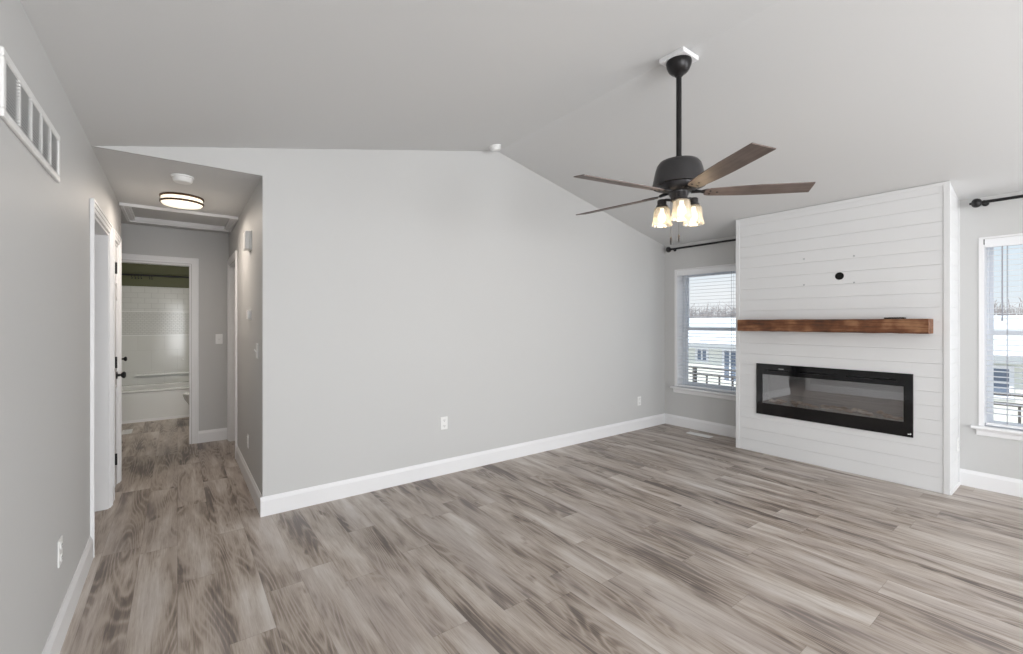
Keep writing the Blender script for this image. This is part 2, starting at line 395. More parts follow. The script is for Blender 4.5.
# side room beyond the cased opening and closets: plain shells
sh = MB(); sh.box(-2.2, -2.1, 3.0, 4.6, 0, 2.44).box(-2.2, XL - T, 2.9, 3.0, 0, 2.44).box(-2.2, XL - T, 4.5, 4.6, 0, 2.44).box(-2.2, XL - T, 2.9, 4.6, 2.44, 2.5)
struct(sh.build('wall_side_room', 'wall'))
cs = MB(); cs.box(-1.15, -1.05, 4.6, 5.26, 0, 2.44).box(-1.15, XL - T, 4.6, 5.26, 2.44, 2.5)
struct(cs.build('wall_closet', 'inner'))
struct(MB().box(XR + T + .5, XR + T + .6, 5.0, 6.4, 0, 2.44).box(XR + T, XR + T + .6, 5.0, 5.1, 0, 2.44).box(XR + T, XR + T + .6, 5.0, 6.4, 2.44, 2.5).build('wall_hall_closet', 'inner'))
# bathroom
BX0, BX1, BY1 = -0.80, 0.80, 8.80
struct(MB().box(BX0 - .1, BX0, YE + T, BY1, 0, 2.44).build('wall_bathroom_left', 'olive'))
struct(MB().box(BX1, BX1 + .1, YE + T, BY1, 0, 2.44).box(XR, BX1 + .1, YE, YE + T, 0, 2.44).build('wall_bathroom_right', 'olive'))
struct(MB().box(BX0 - .1, BX1 + .1, BY1, BY1 + .1, 0, 2.44).build('wall_bathroom_back', 'olive'))
struct(MB().box(BX0 - .1, BX1 + .1, YE + T, BY1 + .1, 2.44, 2.5).build('ceiling_bathroom', 'ceil'))

# baseboards
def bb_prof(sign, a):   # profile in (thickness coordinate, z), wall at a, room side given by sign
    t = 0.015 * sign
    return [(a, 0), (a + t, 0), (a + t, .108), (a + t * .8, .116), (a + t * .45, .128), (a + t * .3, .137), (a, .137)]
def base_along_x(name, y, sign, x0, x1):
    return struct(MB().prism(bb_prof(sign, y), 'x', x0, x1).build(name, 'trim'))
def base_along_y(name, x, sign, y0, y1):
    return struct(MB().prism(bb_prof(sign, x), 'y', y0, y1).build(name, 'trim'))
base_along_x('baseboard_back', YB, -1, XR - .015, XW)
base_along_y('baseboard_right', XW, -1, FY1, YB - .015)
base_along_y('baseboard_right', XW, -1, YR, FY0)
base_along_y('baseboard_left', XL, 1, YR, D1[0] - .075)
base_along_y('baseboard_left', XL, 1, 4.53, 4.625)
base_along_y('baseboard_hall_right', XR, -1, YB, D4[0] - .075)
base_along_x('baseboard_hall_end', YE, -1, D3[1] + .07, XR)
# thin shoe/base trim at fireplace side
struct(MB().box(XF + .001, XW - .016, FY0 - .012, FY0, 0, .022).build('trim_1', 'trim'))

# ---------------- casings and doors ----------------
def casing_bm(mb, axis, a, sign, u0, u1, ztop, wdt=0.07, feet=True):
    """door casing on the wall plane a; stepped profile"""
    for (w0, w1, t) in ((0.006, wdt * .45, .011), (wdt * .45, wdt * .8, .015), (wdt * .8, wdt, .019)):
        aa, bb = sorted((a, a + t * sign))
        for s_, e_ in ((u0, -1), (u1, 1)):
            p0, p1 = sorted((s_ + e_ * w0, s_ + e_ * w1))
            if axis == 'x': mb.box(aa, bb, p0, p1, 0, ztop + w1)
            else: mb.box(p0, p1, aa, bb, 0, ztop + w1)
        if axis == 'x': mb.box(aa, bb, u0 - w0, u1 + w0, ztop + w0, ztop + w1)
        else: mb.box(u0 - w0, u1 + w0, aa, bb, ztop + w0, ztop + w1)
    return mb
def jamb_bm(mb, axis, a0, a1, u0, u1, ztop, t=.016):
    if axis == 'x':
        mb.box(a0, a1, u0, u0 + t, 0, ztop).box(a0, a1, u1 - t, u1, 0, ztop).box(a0, a1, u0 + t, u1 - t, ztop - t, ztop)
    else:
        mb.box(u0, u0 + t, a0, a1, 0, ztop).box(u1 - t, u1, a0, a1, 0, ztop).box(u0 + t, u1 - t, a0, a1, ztop - t, ztop)
    return mb
def six_panel(mb, axis, face, sign, u0, u1, z0, z1, cols):
    """raised mouldings on a door face"""
    W_ = u1 - u0; st = .10 if cols == 2 else .09; gap = .09
    pw = (W_ - 2 * st - (cols - 1) * gap) / cols
    for c in range(cols):
        p0 = u0 + st + c * (pw + gap); p1 = p0 + pw
        for q0, q1 in ((z0 + .22, z0 + .85), (z0 + .99, z0 + 1.58), (z0 + 1.69, z0 + 1.90)):
            for k, (ins, t) in enumerate(((0, .008), (.045, .005))):
                aa, bb = sorted((face, face + sign * t))
                if k == 0:
                    for r in ((p0, p1, q0, q0 + .018), (p0, p1, q1 - .018, q1), (p0, p0 + .018, q0, q1), (p1 - .018, p1, q0, q1)):
                        mb.box(*( (aa, bb, r[0], r[1], r[2], r[3]) if axis == 'x' else (r[0], r[1], aa, bb, r[2], r[3])))
                else:
                    r = (p0 + ins, p1 - ins, q0 + ins, q1 - ins)
                    mb.box(*( (aa, bb, *r) if axis == 'x' else (r[0], r[1], aa, bb, r[2], r[3])))
    return mb
def knob(parent, base, axis, sign):
    prof = [(0.031, 0), (0.031, .006), (0.012, .010), (0.010, .028), (0.020, .034), (0.028, .044), (0.028, .054), (0.018, .062), (0.0001, .063)]
    mb = MB().lathe([(r, h * sign) for r, h in prof], base, 24, axis)
    return part(mb.build('door_knob', 'black', parent, smooth=True), 'black round door knob')

d1 = root('door_1', (XL, (D1[0] + D1[1]) / 2, 0), kind='structure')
casing_bm(MB(), 'x', XL, 1, D1[0], D1[1], 2.05).build('casing', 'trim', d1, bevel=.002)
jamb_bm(MB(), 'x', XL - T - .001, XL + .001, D1[0], D1[1], 2.05).build('jamb', 'trim', d1)
d2 = root('door_2', (XL, (D2[0] + D2[1]) / 2, 0), kind='structure')
casing_bm(MB(), 'x', XL, 1, D2[0], D2[1], 2.05).build('casing', 'trim', d2, bevel=.002)
jamb_bm(MB(), 'x', XL - T - .001, XL + .001, D2[0], D2[1], 2.05).build('jamb', 'trim', d2)
l2 = six_panel(MB().box(XL - .040, XL - .004, D2[0] + .019, D2[1] - .019, .012, 2.03), 'x', XL - .004, 1, D2[0] + .019, D2[1] - .019, .012, 2.03, 1).build('door_leaf', 'door', d2)
knob(l2, (XL - .004, D2[1] - .075, .94), 'x', 1)
for z in (.30, 1.07, 1.82):
    part(MB().lathe([(.008, z - .045), (.008, z + .045)], (XL + .020, D2[0] + .010, 0), 12).box(XL - .003, XL + .020, D2[0] + .004, D2[0] + .018, z - .045, z + .045).box(XL - .003, XL + .001, D2[0] + .018, D2[0] + .05, z - .045, z + .045).build('hinge', 'black', l2), 'black door hinge')
d3 = root('door_3', ((D3[0] + D3[1]) / 2, YE, 0), kind='structure')
casing_bm(MB(), 'y', YE, -1, D3[0], D3[1], 2.05).build('casing', 'trim', d3, bevel=.002)
jamb_bm(MB(), 'y', YE - .001, YE + T + .001, D3[0], D3[1], 2.05).build('jamb', 'trim', d3)
l3 = six_panel(MB().box(D3[0] + .0, D3[0] + .035, YE + T + .003, YE + T + .663, .012, 2.03), 'x', D3[0] + .035, 1, YE + T, YE + T + .66, .012, 2.03, 2).build('door_leaf', 'door', d3)
knob(l3, (D3[0] + .035, YE + T + .60, .955), 'x', 1)
d4 = root('door_4', (XR, (D4[0] + D4[1]) / 2, 0), kind='structure')
casing_bm(MB(), 'x', XR, -1, D4[0], D4[1], 2.05).build('casing', 'trim', d4, bevel=.002)
jamb_bm(MB(), 'x', XR - .001, XR + T + .001, D4[0], D4[1], 2.05).build('jamb', 'trim', d4)
l4 = six_panel(MB().box(XR + .07, XR + .105, D4[0] + .019, D4[1] - .019, .012, 2.03), 'x', XR + .07, -1, D4[0] + .019, D4[1] - .019, .012, 2.03, 2).build('door_leaf', 'door', d4)
knob(l4, (XR + .07, D4[0] + .09, .94), 'x', -1)

# invented patio door and window behind the camera, added to admit daylight (frames only where the opening is)
pdr = root('door_5_added', (.92, YR, 0), kind='structure')
pf = MB()
for x in (-.28, .89, 2.06): pf.box(x, x + .06, YR - .04, YR + .01, 0, 2.1)
pf.box(-.22, 2.06, YR - .04, YR + .01, 2.04, 2.1).box(-.22, 2.06, YR - .04, YR + .01, 0, .05).build('door_frame', 'vinyl', pdr)
rwr = root('window_3', (4.1, YR, .85), kind='structure')
MB().box(3.35, 3.41, YR - .04, YR, .85, 2.1).box(4.79, 4.85, YR - .04, YR, .85, 2.1).box(3.41, 4.79, YR - .04, YR, .85, .91).box(3.41, 4.79, YR - .04, YR, 2.04, 2.1).box(3.41, 4.79, YR - .04, YR, 1.45, 1.5).build('window_frame', 'vinyl', rwr)

# ---------------- windows 1 and 2 with sill, blinds ----------------
def make_window(n, W_):
    y0, y1, z0, z1 = W_
    r = root('window_%d' % n, (XW, (y0 + y1) / 2, z0), kind='structure')
    c = MB()   # thin white corner trim around the opening
    for (a, b, p, q) in ((y0 - .028, y0, z0, z1 + .012), (y1, y1 + .028, z0, z1 + .012), (y0, y1, z1 - .002, z1 + .012)): c.box(XW - .006, XW + .01, a, b, p, q)
    # painted reveal liners
    c.box(XW, XW + .15, y0, y0 + .004, z0, z1).box(XW, XW + .15, y1 - .004, y1, z0, z1).box(XW, XW + .15, y0, y1, z1 - .004, z1)
    c.build('window_trim', 'trim', r)
    f = MB(); fx0, fx1 = XW + .135, XW + .20; w_ = .048 if n == 1 else .016
    f.box(fx0, fx1, y0, y0 + w_, z0, z1).box(fx0, fx1, y1 - w_, y1, z0, z1).box(fx0, fx1, y0 + w_, y1 - w_, z0, z0 + w_).box(fx0, fx1, y0 + w_, y1 - w_, z1 - w_, z1)
    f.build('window_frame', 'vinyl', r, bevel=.003)
    zm = 1.30
    for nm, xa, xb, za, zb in (('upper_sash', XW + .17, XW + .19, zm - .02, z1 - w_), ('lower_sash', XW + .145, XW + .168, z0 + w_, zm + .022)):
        s_ = MB(); a, b = y0 + w_, y1 - w_; sw = .024
        s_.box(xa, xb, a, a + sw, za, zb).box(xa, xb, b - sw, b, za, zb).box(xa, xb, a + sw, b - sw, za, za + .042).box(xa, xb, a + sw, b - sw, zb - .042, zb)
        so = s_.build(nm, 'vinyl', r, bevel=.002)
        MB().box((xa + xb) / 2 - .002, (xa + xb) / 2 + .002, a + sw - .004, b - sw + .004, za + .038, zb - .038).build('pane', 'pane', so)
        if nm == 'lower_sash':
            MB().box(xa - .012, xa, (a + b) / 2 - .03, (a + b) / 2 + .03, zb - .016, zb).build('sash_lock', 'vinyl', so)
    # stool with horns and moulded apron
    st = MB().prism([(XW + .135, .50), (XW - .04, .50), (XW - .047, .507), (XW - .047, .518), (XW - .04, .525), (XW + .135, .525)], 'y', y0 - .07, y1 + .07)
    st.box(XW - .001, XW + .135, y0, y1, .495, .5)
    st.build('window_sill', 'trim', r)
    MB().prism([(XW, .445), (XW - .008, .445), (XW - .014, .455), (XW - .018, .485), (XW - .030, .50), (XW, .50)], 'y', y0 - .04, y1 + .04).build('apron', 'trim', r)
    return r
make_window(1, W1); make_window(2, W2)

def make_blind(W_, label, wand_side, bracket):
    y0, y1, z0, z1 = W_
    r = root('window_blind', (XW + .03, (y0 + y1) / 2, .53), label, 'window blind', 'white window blinds beside the fireplace')
    hd = MB().box(XW + .006, XW + .065, y0 + .008, y1 - .008, z1 - .06, z1 - .008)
    hd.build('headrail', 'slat', r)
    MB().prism([(XW - .002, z1 - .075), (XW + .004, z1 - .075), (XW + .004, z1 - .006), (XW - .004, z1 - .006), (XW - .006, z1 - .014)], 'y', y0 + .006, y1 - .006).build('valance', 'slat', r)
    sl_ = MB(); z = z1 - .10; xc = XW + .036
    while z > .60:
        tl = .0015
        P = [(xc - .025, z - tl), (xc - .012, z - tl * .4 + .0015), (xc + .012, z + tl * .4 + .0015), (xc + .025, z + tl), (xc + .025, z + tl - .0022), (xc - .025, z - tl - .0022)]
        sl_.prism(P, 'y', y0 + .010, y1 - .010); z -= .0435
    tag(sl_.build('slats', 'slat', r), kind='stuff')
    MB().box(xc - .026, xc + .026, y0 + .010, y1 - .010, .535, .556).build('bottom_rail', 'slat', r, bevel=.003)
    for yy in (y0 + .13, y1 - .13):
        MB().tube([(xc - .026, yy, .555), (xc - .026, yy, z1 - .06)], .0018, 6).tube([(xc + .026, yy, .555), (xc + .026, yy, z1 - .06)], .0012, 6).build('ladder_cord', 'cord', r)
    yw = y1 - .105
    if wand_side > 0: part(MB().tube([(xc - .034, yw, z1 - .07), (xc - .036, yw, 1.42)], .0045, 8).tube([(xc - .036, yw, 1.42), (xc - .036, yw, 1.40)], [.0045, .007], 8).build('tilt_wand', 'cord', r), 'grey tilt wand')
    if bracket:
        part(MB().box(XW - .004, XW + .02, y1 - .006, y1 + .006, z1 - .05, z1 - .006).build('end_bracket', 'black', r), 'dark end bracket')
    return r
make_blind(W1, 'white slatted window blind left of the fireplace, beside the back corner', 0, False)
make_blind(W2, 'white slatted window blind right of the fireplace at the photo edge, with long grey wand', 1, True)

# curtain rods
def curtain_rod(label, ya, yb, z, ends):
    xr = XW - .085
    r = root('curtain_rod', (xr, (ya + yb) / 2, z), label, 'curtain rod', 'black curtain rods over the windows')
    MB().tube([(xr, ya, z), (xr, yb, z)], .0125, 16).build('rod', 'black', r, smooth=True)
    for y, sg in ends:
        MB().lathe([(.0125, -.01 * sg), (.022, -.006 * sg), (.032, .002 * sg), (.037, .014 * sg), (.038, .026 * sg), (.034, .038 * sg), (.024, .047 * sg), (.012, .051 * sg), (.009, .053 * sg), (.009, .062 * sg), (.0001, .064 * sg)], (xr, y, z), 24, 'y').build('finial', 'black', r, smooth=True)
    for y in ([ya + .022, yb - .022]):
        MB().lathe([(.022, XW), (.022, XW - .006), (.008, XW - .010), (.008, xr)], (0, y, z), 20, 'x').lathe([(.015, y - .006), (.015, y + .006)], (xr, 0, z), 20, 'y').build('bracket', 'black', r, smooth=True)
    return r
curtain_rod('black curtain rod over the window beside the back corner', 2.46, 3.48, 2.366, [(3.48, 1)])
curtain_rod('black curtain rod over the window at the right edge of the photo', -.40, .60, 2.375, [(.60, 1), (-.40, -1)])

# ---------------- fireplace wall ----------------
EY0, EY1, EZ0, EZ1 = .953, 2.218, .418, .953
fz = CE + sr * (XW - XF)
fw = MB()
core = 0.012
# backing shell with the recess for the fireplace
bk = panel('x', XF + core, XF + .20, FY0 + core, FY1 - core, 0, 2.50, [(EY0 + .02, EY1 - .02, EZ0 + .02, EZ1 - .02)])
bk.box(XF + .20, XW - .001, FY0 + core, FY1 - core, 0, 2.44)
wf = struct(bk.build('wall_fireplace', 'ship'))
bd = MB(); pitch = .116; z = .005 - pitch
def clipz(x): return CE + sr * (XW - x) - .001
while z < 2.55:
    a, b = max(0, z + .0010), min(z + pitch - .0, fz - .004)
    if b > a:
        if b <= EZ0 or a >= EZ1: spans = [(FY0 + .004, FY1 - .004)]
        else: spans = [(FY0 + .004, EY0 + .01), (EY1 - .01, FY1 - .004)]
        for y0, y1 in spans: bd.box(XF, XF + core, y0, y1, a, b)
        if len(spans) == 2 and b > EZ1: bd.box(XF, XF + core, EY0 + .01, EY1 - .01, EZ1 - .01, b)
        if len(spans) == 2 and a < EZ0: bd.box(XF, XF + core, EY0 + .01, EY1 - .01, a, EZ0 + .01)
        zc = min(b, 2.50)
        for ya, yb in ((FY0, FY0 + core), (FY1 - core, FY1)):
            if a < clipz(XW) :
                bb = min(b, clipz(XW))
                bd.box(XF + core, XW - .002, ya, yb, a, bb)
            if b > clipz(XW):
                a2 = max(a, clipz(XW)); b2 = b
                # clipped to the slope of the ceiling
                xs = lambda zz: XW - (zz - CE + .001) / sr
                bd.prism([(XF + core, a2), (min(XW - .002, xs(a2)), a2), (max(XF + core + .001, xs(b2)), b2), (XF + core, b2)], 'y', ya, yb)
    z += pitch
bo = bd.build('shiplap_boards', 'ship', wf, bevel=.0008, seg=1)
ct = MB()   # corner and top trims
for y0, y1 in ((FY0 - .006, FY0 + .034), (FY1 - .034, FY1 + .006)):
    ct.box(XF - .006, XF, y0, y1, 0, fz - .004)
ct.box(XF - .006, XF, FY0 + .034, FY1 - .034, fz - .030, fz - .004)
ct.box(XF, XF + .034, FY0 - .006, FY0, 0, fz - .016).box(XF, XF + .034, FY1, FY1 + .006, 0, fz - .016)
ct.box(XW - .02, XW - .001, FY0 - .006, FY0, 0, CE).box(XW - .02, XW - .001, FY1, FY1 + .006, 0.137, CE)
ct.build('corner_trim', 'ship', wf, bevel=.0015, seg=1)
part(MB().lathe([(.0001, XF - .0015), (.030, XF - .0015), (.031, XF - .004), (.034, XF - .004), (.035, XF)], (0, 1.477, 1.823), 32, 'x').build('cable_hole', 'slot', wf), 'round black cable hole')
for yy, zz in ((1.772, 2.016), (1.772, 1.759), (1.365, 1.998), (1.365, 1.754)):
    part(MB().lathe([(.0001, XF - .002), (.004, XF - .002), (.007, XF)], (0, yy, zz), 12, 'x').build('wall_anchor', 'soffit', wf), 'small grey screw anchor')

# mantel
mt = MB(); nseg = 26; MX0, MX1, MY0, MY1, MZ0, MZ1 = 4.785, XF - .001, .83, 2.342, 1.297, 1.417
rr = random.Random(3); rings = []
for i in range(nseg + 1):
    y = MY0 + (MY1 - MY0) * i / nseg; j = lambda s=.0022: rr.uniform(-s, s)
    c_ = .007
    pts = [(MX0 + j(), MZ0 + c_ + j()), (MX0 + c_ + j(), MZ0 + j()), (MX1, MZ0 + j()), (MX1, MZ1 + j(.001)), (MX0 + c_ + j(), MZ1 + j(.001)), (MX0 + j(), MZ1 - c_ + j()), (MX0 + j(.003), (MZ0 + MZ1) / 2 + j())]
    rings.append([mt.bm.verts.new((x, y, z)) for x, z in pts])
for a, b in zip(rings, rings[1:]):
    for k in range(7):
        q = (k + 1) % 7; mt.bm.faces.new((a[k], a[q], b[q], b[k]))
mt.bm.faces.new(rings[0]); mt.bm.faces.new(rings[-1])
tag(mt.build('mantel_shelf', 'mantel'), 'rustic reddish brown wooden beam mantel on the white shiplap', 'mantel')
rm = root('remote_control', (4.87, 1.06, MZ1 + .001), 'slim black remote lying on the right of the wooden mantel', 'remote control')
MB().box(4.852, 4.888, .985, 1.125, MZ1 + .001, MZ1 + .014).build('body', 'black', rm, bevel=.003)
bt = MB()
for k in range(6): bt.box(4.858, 4.866, 1.0 + k * .017, 1.009 + k * .017, MZ1 + .014, MZ1 + .0155).box(4.873, 4.881, 1.0 + k * .017, 1.009 + k * .017, MZ1 + .014, MZ1 + .0155)
bt.build('buttons', 'slot', rm)

# electric fireplace
ef = root('electric_fireplace', (XF, (EY0 + EY1) / 2, EZ0), 'wide black electric fireplace set in the white shiplap wall', 'fireplace')
IY0, IY1, IZ0, IZ1 = 1.014, 2.160, .538, .842
fr = panel('x', XF - .016, XF + .004, EY0, EY1, EZ0, EZ1, [(IY0, IY1, IZ0, IZ1), (1.06, 1.42, .886, .896), (1.92, 2.12, .886, .896), (1.50, 1.80, .888, .894)])
fr.build('fascia', 'glassblack', ef)
bxm = MB(); X1 = XF + .17
bxm.box(X1 - .01, X1, IY0 - .02, IY1 + .02, IZ0 - .02, IZ1 + .08)
bxm.box(XF + .004, X1 - .01, IY0 - .02, IY0 - .01, IZ0 - .02, IZ1 + .08).box(XF + .004, X1 - .01, IY1 + .01, IY1 + .02, IZ0 - .02, IZ1 + .08)
bxm.box(XF + .004, X1 - .01, IY0 - .01, IY1 + .01, IZ0 - .02, IZ0 - .008).box(XF + .004, X1 - .01, IY0 - .01, IY1 + .01, IZ1 + .01, IZ1 + .02)
bxm.build('firebox', 'firebox', ef)
MB().box(XF - .012, XF - .008, IY0 - .001, IY1 + .001, IZ0 - .001, IZ1 + .001).build('glass_front', 'fireglass', ef)
part(MB().box(XF - .0168, XF - .016, .975, .987, .438, .446).box(XF - .0168, XF - .016, .965, .973, .438, .452).build('badge', 'plastic', ef), 'tiny white badge')
part(MB().box(XF - .0166, XF - .016, 1.95, 2.00, .905, .912).build('display', 'soffit', ef), 'small grey display')
eb = MB(); rr = random.Random(11)
for k in range(260):
    y = rr.uniform(IY0, IY1); x = rr.uniform(XF + .012, X1 - .02); s_ = rr.uniform(.004, .010)
    bmesh.ops.create_icosphere(eb.bm, subdivisions=1, radius=s_, matrix=Matrix.Translation((x, y, IZ0 - .008 + s_ * .8)) @ Matrix.Rotation(rr.uniform(0, 3), 4, 'X'))
tag(eb.build('ember_bed', 'inner', ef), kind='stuff')
for k in range(12):
    y = IY0 + .08 + k * .088 + rr.uniform(-.02, .02); x = XF + rr.uniform(.03, .08); a = rr.uniform(-1.1, 1.1); L_ = rr.uniform(.09, .15)
    pts = []; n_ = 7; r0 = rr.uniform(.012, .021)
    for i in range(n_):
        t_ = i / (n_ - 1) - .5
        pts.append((min(max(x + math.sin(a) * L_ * t_ * .5, XF + .022), X1 - .03), y + math.cos(a) * L_ * t_ + rr.uniform(-.004, .004), IZ0 + .012 + abs(math.sin(k * 1.7)) * .028 + t_ * rr.uniform(-.02, .03) + .006 * math.sin(t_ * 6)))
    MB().tube(pts, [r0 * .5] + [r0 * rr.uniform(.8, 1.15) for _ in range(n_ - 2)] + [r0 * .45], 10).build('log', 'log', ef, smooth=True)

# ---------------- ceiling fan ----------------
FX, FYc = RX, 1.617
def F(o): return o
fan = root('ceiling_fan', (FX, FYc, 3.05), 'dark bronze ceiling fan with five greyish brown blades and three glass lights', 'ceiling fan')
part(MB().box(FX - .086, FX + .086, FYc - .086, FYc + .086, 3.046, 3.075).build('mounting_block', 'trim', fan, bevel=.004), 'white square mounting block')
MB().lathe([(.076, 3.049), (.078, 3.040), (.074, 3.018), (.062, 2.990), (.044, 2.972), (.030, 2.965), (.024, 2.955), (.019, 2.950)], (FX, FYc, 0), 40).build('canopy', 'rodmetal', fan, smooth=True)
MB().lathe([(.0165, 2.975), (.0165, 2.42)], (FX, FYc, 0), 20).lathe([(.022, 2.445), (.030, 2.425), (.034, 2.41)], (FX, FYc, 0), 24).build('downrod', 'rodmetal', fan, smooth=True)
MB().lathe([(.030, 2.418), (.085, 2.416), (.118, 2.407), (.134, 2.386), (.144, 2.352), (.155, 2.300), (.163, 2.262), (.163, 2.256), (.150, 2.256), (.125, 2.262), (.118, 2.262), (.112, 2.238), (.095, 2.222), (.06, 2.218)], (FX, FYc, 0), 48).build('motor_housing', 'fanmetal', fan, smooth=True)
MB().lathe([(.058, 2.224), (.058, 2.195), (.050, 2.185), (.050, 2.165), (.036, 2.150), (.012, 2.146), (.010, 2.135), (.0001, 2.132)], (FX, FYc, 0), 32).build('switch_housing', 'fanmetal', fan, smooth=True)
BR = 0.775; ZB = 2.21; pitchang = math.radians(-12)
def blade_bm():
    mb = MB(); n = 22; top, bot = [], []
    L0 = .155
    up, lo = [], []
    for i in range(n + 1):
        t_ = i / n; x = L0 + (BR - L0) * t_
        hw = .040 + .020 * math.sin(min(t_ * 1.8, 1) * math.pi / 2) - .004 * max(0, t_ - .6)
        if t_ < .04: hw *= .75 + t_ / .04 * .25
        up.append((x - (.035 * t_ if False else 0), hw)); lo.append((x, -hw))
    lo[-1] = (BR - .012, lo[-1][1])
    for zz, lst in ((.003, top), (-.003, bot)):
        for p, q in zip(up, lo): lst.append((mb.bm.verts.new((p[0], p[1], zz)), mb.bm.verts.new((q[0], q[1], zz))))
    for i in range(n):
        for l in (top, bot): mb.bm.faces.new((l[i][0], l[i+1][0], l[i+1][1], l[i][1]))
        mb.bm.faces.new((top[i][0], top[i+1][0], bot[i+1][0], bot[i][0])); mb.bm.faces.new((top[i][1], top[i+1][1], bot[i+1][1], bot[i][1]))
    for i in (0, n): mb.bm.faces.new((top[i][0], top[i][1], bot[i][1], bot[i][0]))
    return mb
for ang in (25.2, 97.2, 169.2, -118.8, -46.8):
    R_ = Matrix.Translation((FX, FYc, ZB)) @ Matrix.Rotation(math.radians(ang), 4, 'Z') 
    P_ = R_ @ Matrix.Rotation(pitchang, 4, 'X')
    b_ = blade_bm().build('blade', 'blade'); b_.parent = fan; b_.matrix_local = Matrix.Translation(-fan.location) @ P_
    ir = MB()
    ir.prism([(.075, -.016), (.13, -.012), (.165, -.030), (.245, -.024), (.252, 0), (.245, .024), (.165, .030), (.13, .012), (.075, .016)], 'z', .0035, .0075)
    ir.tube([(.06, 0, .03), (.09, 0, .012), (.13, 0, .006)], [.014, .012, .009], 10)
    for sx, sy in ((.185, .018), (.185, -.018), (.228, 0)): ir.lathe([(.0065, -.0055), (.0065, -.003)], (sx, sy, 0), 12)
    i_ = ir.build('blade_iron', 'black'); i_.parent = fan; i_.matrix_local = Matrix.Translation(-fan.location) @ P_
# light kit
toCam = math.atan2(-FYc, -FX)
for k in range(3):
    a = toCam + math.radians(8 + 120 * k)
    lx, ly = FX + .112 * math.cos(a), FYc + .112 * math.sin(a)
    MB().tube([(FX + .045 * math.cos(a), FYc + .045 * math.sin(a), 2.175), (FX + .085 * math.cos(a), FYc + .085 * math.sin(a), 2.184), (lx, ly, 2.178)], .009, 10).build('light_arm', 'fanmetal', fan, smooth=True)
    sk = MB().lathe([(.0001, 2.188), (.024, 2.188), (.029, 2.182), (.029, 2.156), (.036, 2.150), (.038, 2.136), (.020, 2.134)], (lx, ly, 0), 28).build('lamp_socket', 'fanmetal', fan, smooth=True)
    MB().lathe([(.0345, 2.143), (.047, 2.132), (.052, 2.115), (.054, 2.080), (.058, 2.048), (.066, 2.022), (.0635, 2.022), (.0555, 2.050), (.0515, 2.080), (.0495, 2.113), (.045, 2.129), (.033, 2.140)], (lx, ly, 0), 32).build('glass_shade', 'shade', sk, smooth=True)
    MB().lathe([(.0001, 2.040), (.012, 2.044), (.024, 2.058), (.027, 2.072), (.024, 2.088), (.015, 2.108), (.012, 2.134)], (lx, ly, 0), 24).build('bulb', 'bulb', sk, smooth=True)
    ld = bpy.data.lights.new('bulb_light', 'POINT'); ld.energy = 0.8; ld.color = (1, .74, .45); ld.shadow_soft_size = .03
    lo_ = bpy.data.objects.new('bulb_light', ld); COL.objects.link(lo_); lo_.location = (lx, ly, 2.005)
for dx, zb_ in ((-.05, 1.905), (.0, 1.925)):
    # offsets across the line of sight
    px, py = FX + dx * math.cos(TH), FYc - dx * math.sin(TH)
    if dx == 0: px, py = FX + .035 * math.cos(toCam + math.pi), FYc + .035 * math.sin(toCam + math.pi)
    MB().tube([(px, py, 2.17), (px, py, zb_ + .02)], .0016, 6).lathe([(.002, zb_ + .03), (.006, zb_ + .022), (.0075, zb_), (.006, zb_ - .018), (.001, zb_ - .022)], (px, py, 0), 12).build('pull_chain', 'fanmetal', fan)

# ---------------- small wall and ceiling fittings ----------------
def at_wall(r_, wall, x, y, z):
    """orient: local +X along the wall, +Z up, +Y away from the wall (into the room)"""
    r_.location = (x, y, z)
    r_.rotation_euler = (0, 0, {'-y': math.pi, '+x': -math.pi/2, '-x': math.pi/2}[wall])
def lbuild(mb, name, m, r_, **kw):
    o = mb.build(name, m, None, **kw); o.parent = r_; return o
def outlet(label, wall, x, y, z):
    r_ = root('wall_outlet', (0, 0, 0), label, 'electrical outlet', 'white wall outlets'); at_wall(r_, wall, x, y, z)
    lbuild(MB().box(-.036, .036, 0, .006, -.058, .058), 'cover_plate', 'plastic', r_, bevel=.003)
    for s_ in (-1, 1):
        f_ = lbuild(MB().lathe([(.0165, .006), (.0165, .009), (.0001, .009)], (0, 0, s_ * .026), 20, 'y'), 'socket', 'plastic', r_)
        lbuild(MB().box(-.008, -.0055, .009, .0095, s_ * .026 - .001, s_ * .026 + .008).box(.0055, .008, .009, .0095, s_ * .026 - .001, s_ * .026 + .008).lathe([(.0028, .009), (.0028, .0095)], (0, 0, s_ * .026 - .008), 10, 'y'), 'slots', 'slot', f_)
    return r_
def switch(label, wall, x, y, z):
    r_ = root('light_switch', (0, 0, 0), label, 'light switch', 'white toggle switches'); at_wall(r_, wall, x, y, z)
    lbuild(MB().box(-.036, .036, 0, .006, -.058, .058), 'cover_plate', 'plastic', r_, bevel=.003)
    lbuild(MB().prism([(.006, -.012), (.018, .012), (.022, .008), (.010, -.012)], 'x', -.005, .005), 'toggle', 'plastic', r_)
    return r_
outlet('white outlet low on the big back wall, nearest the middle of the photo', '-y', 1.948, YB, .468)
outlet('white outlet low on the back wall near its far right corner', '-y', 4.796, YB, .366)
outlet('white outlet low on the left wall in front of the doorway', '+x', XL, 2.72, .394)
outlet('white outlet low on the hallway right wall below the light switch', '-x', XR, 4.42, .367)
outlet('white outlet low on the shiplap side of the fireplace wall', '-y', 5.30, FY0, .35)
switch('white toggle switch on the right hallway wall near its outer corner', '-x', XR, 3.87, 1.172)
switch('white toggle switch on the hallway end wall beside the bathroom door', '-y', .392, YE, 1.192)
ch = root('door_chime', (0, 0, 0), 'white door chime box high on the right hallway wall', 'door chime'); at_wall(ch, '-x', XR, 4.27, 2.065)
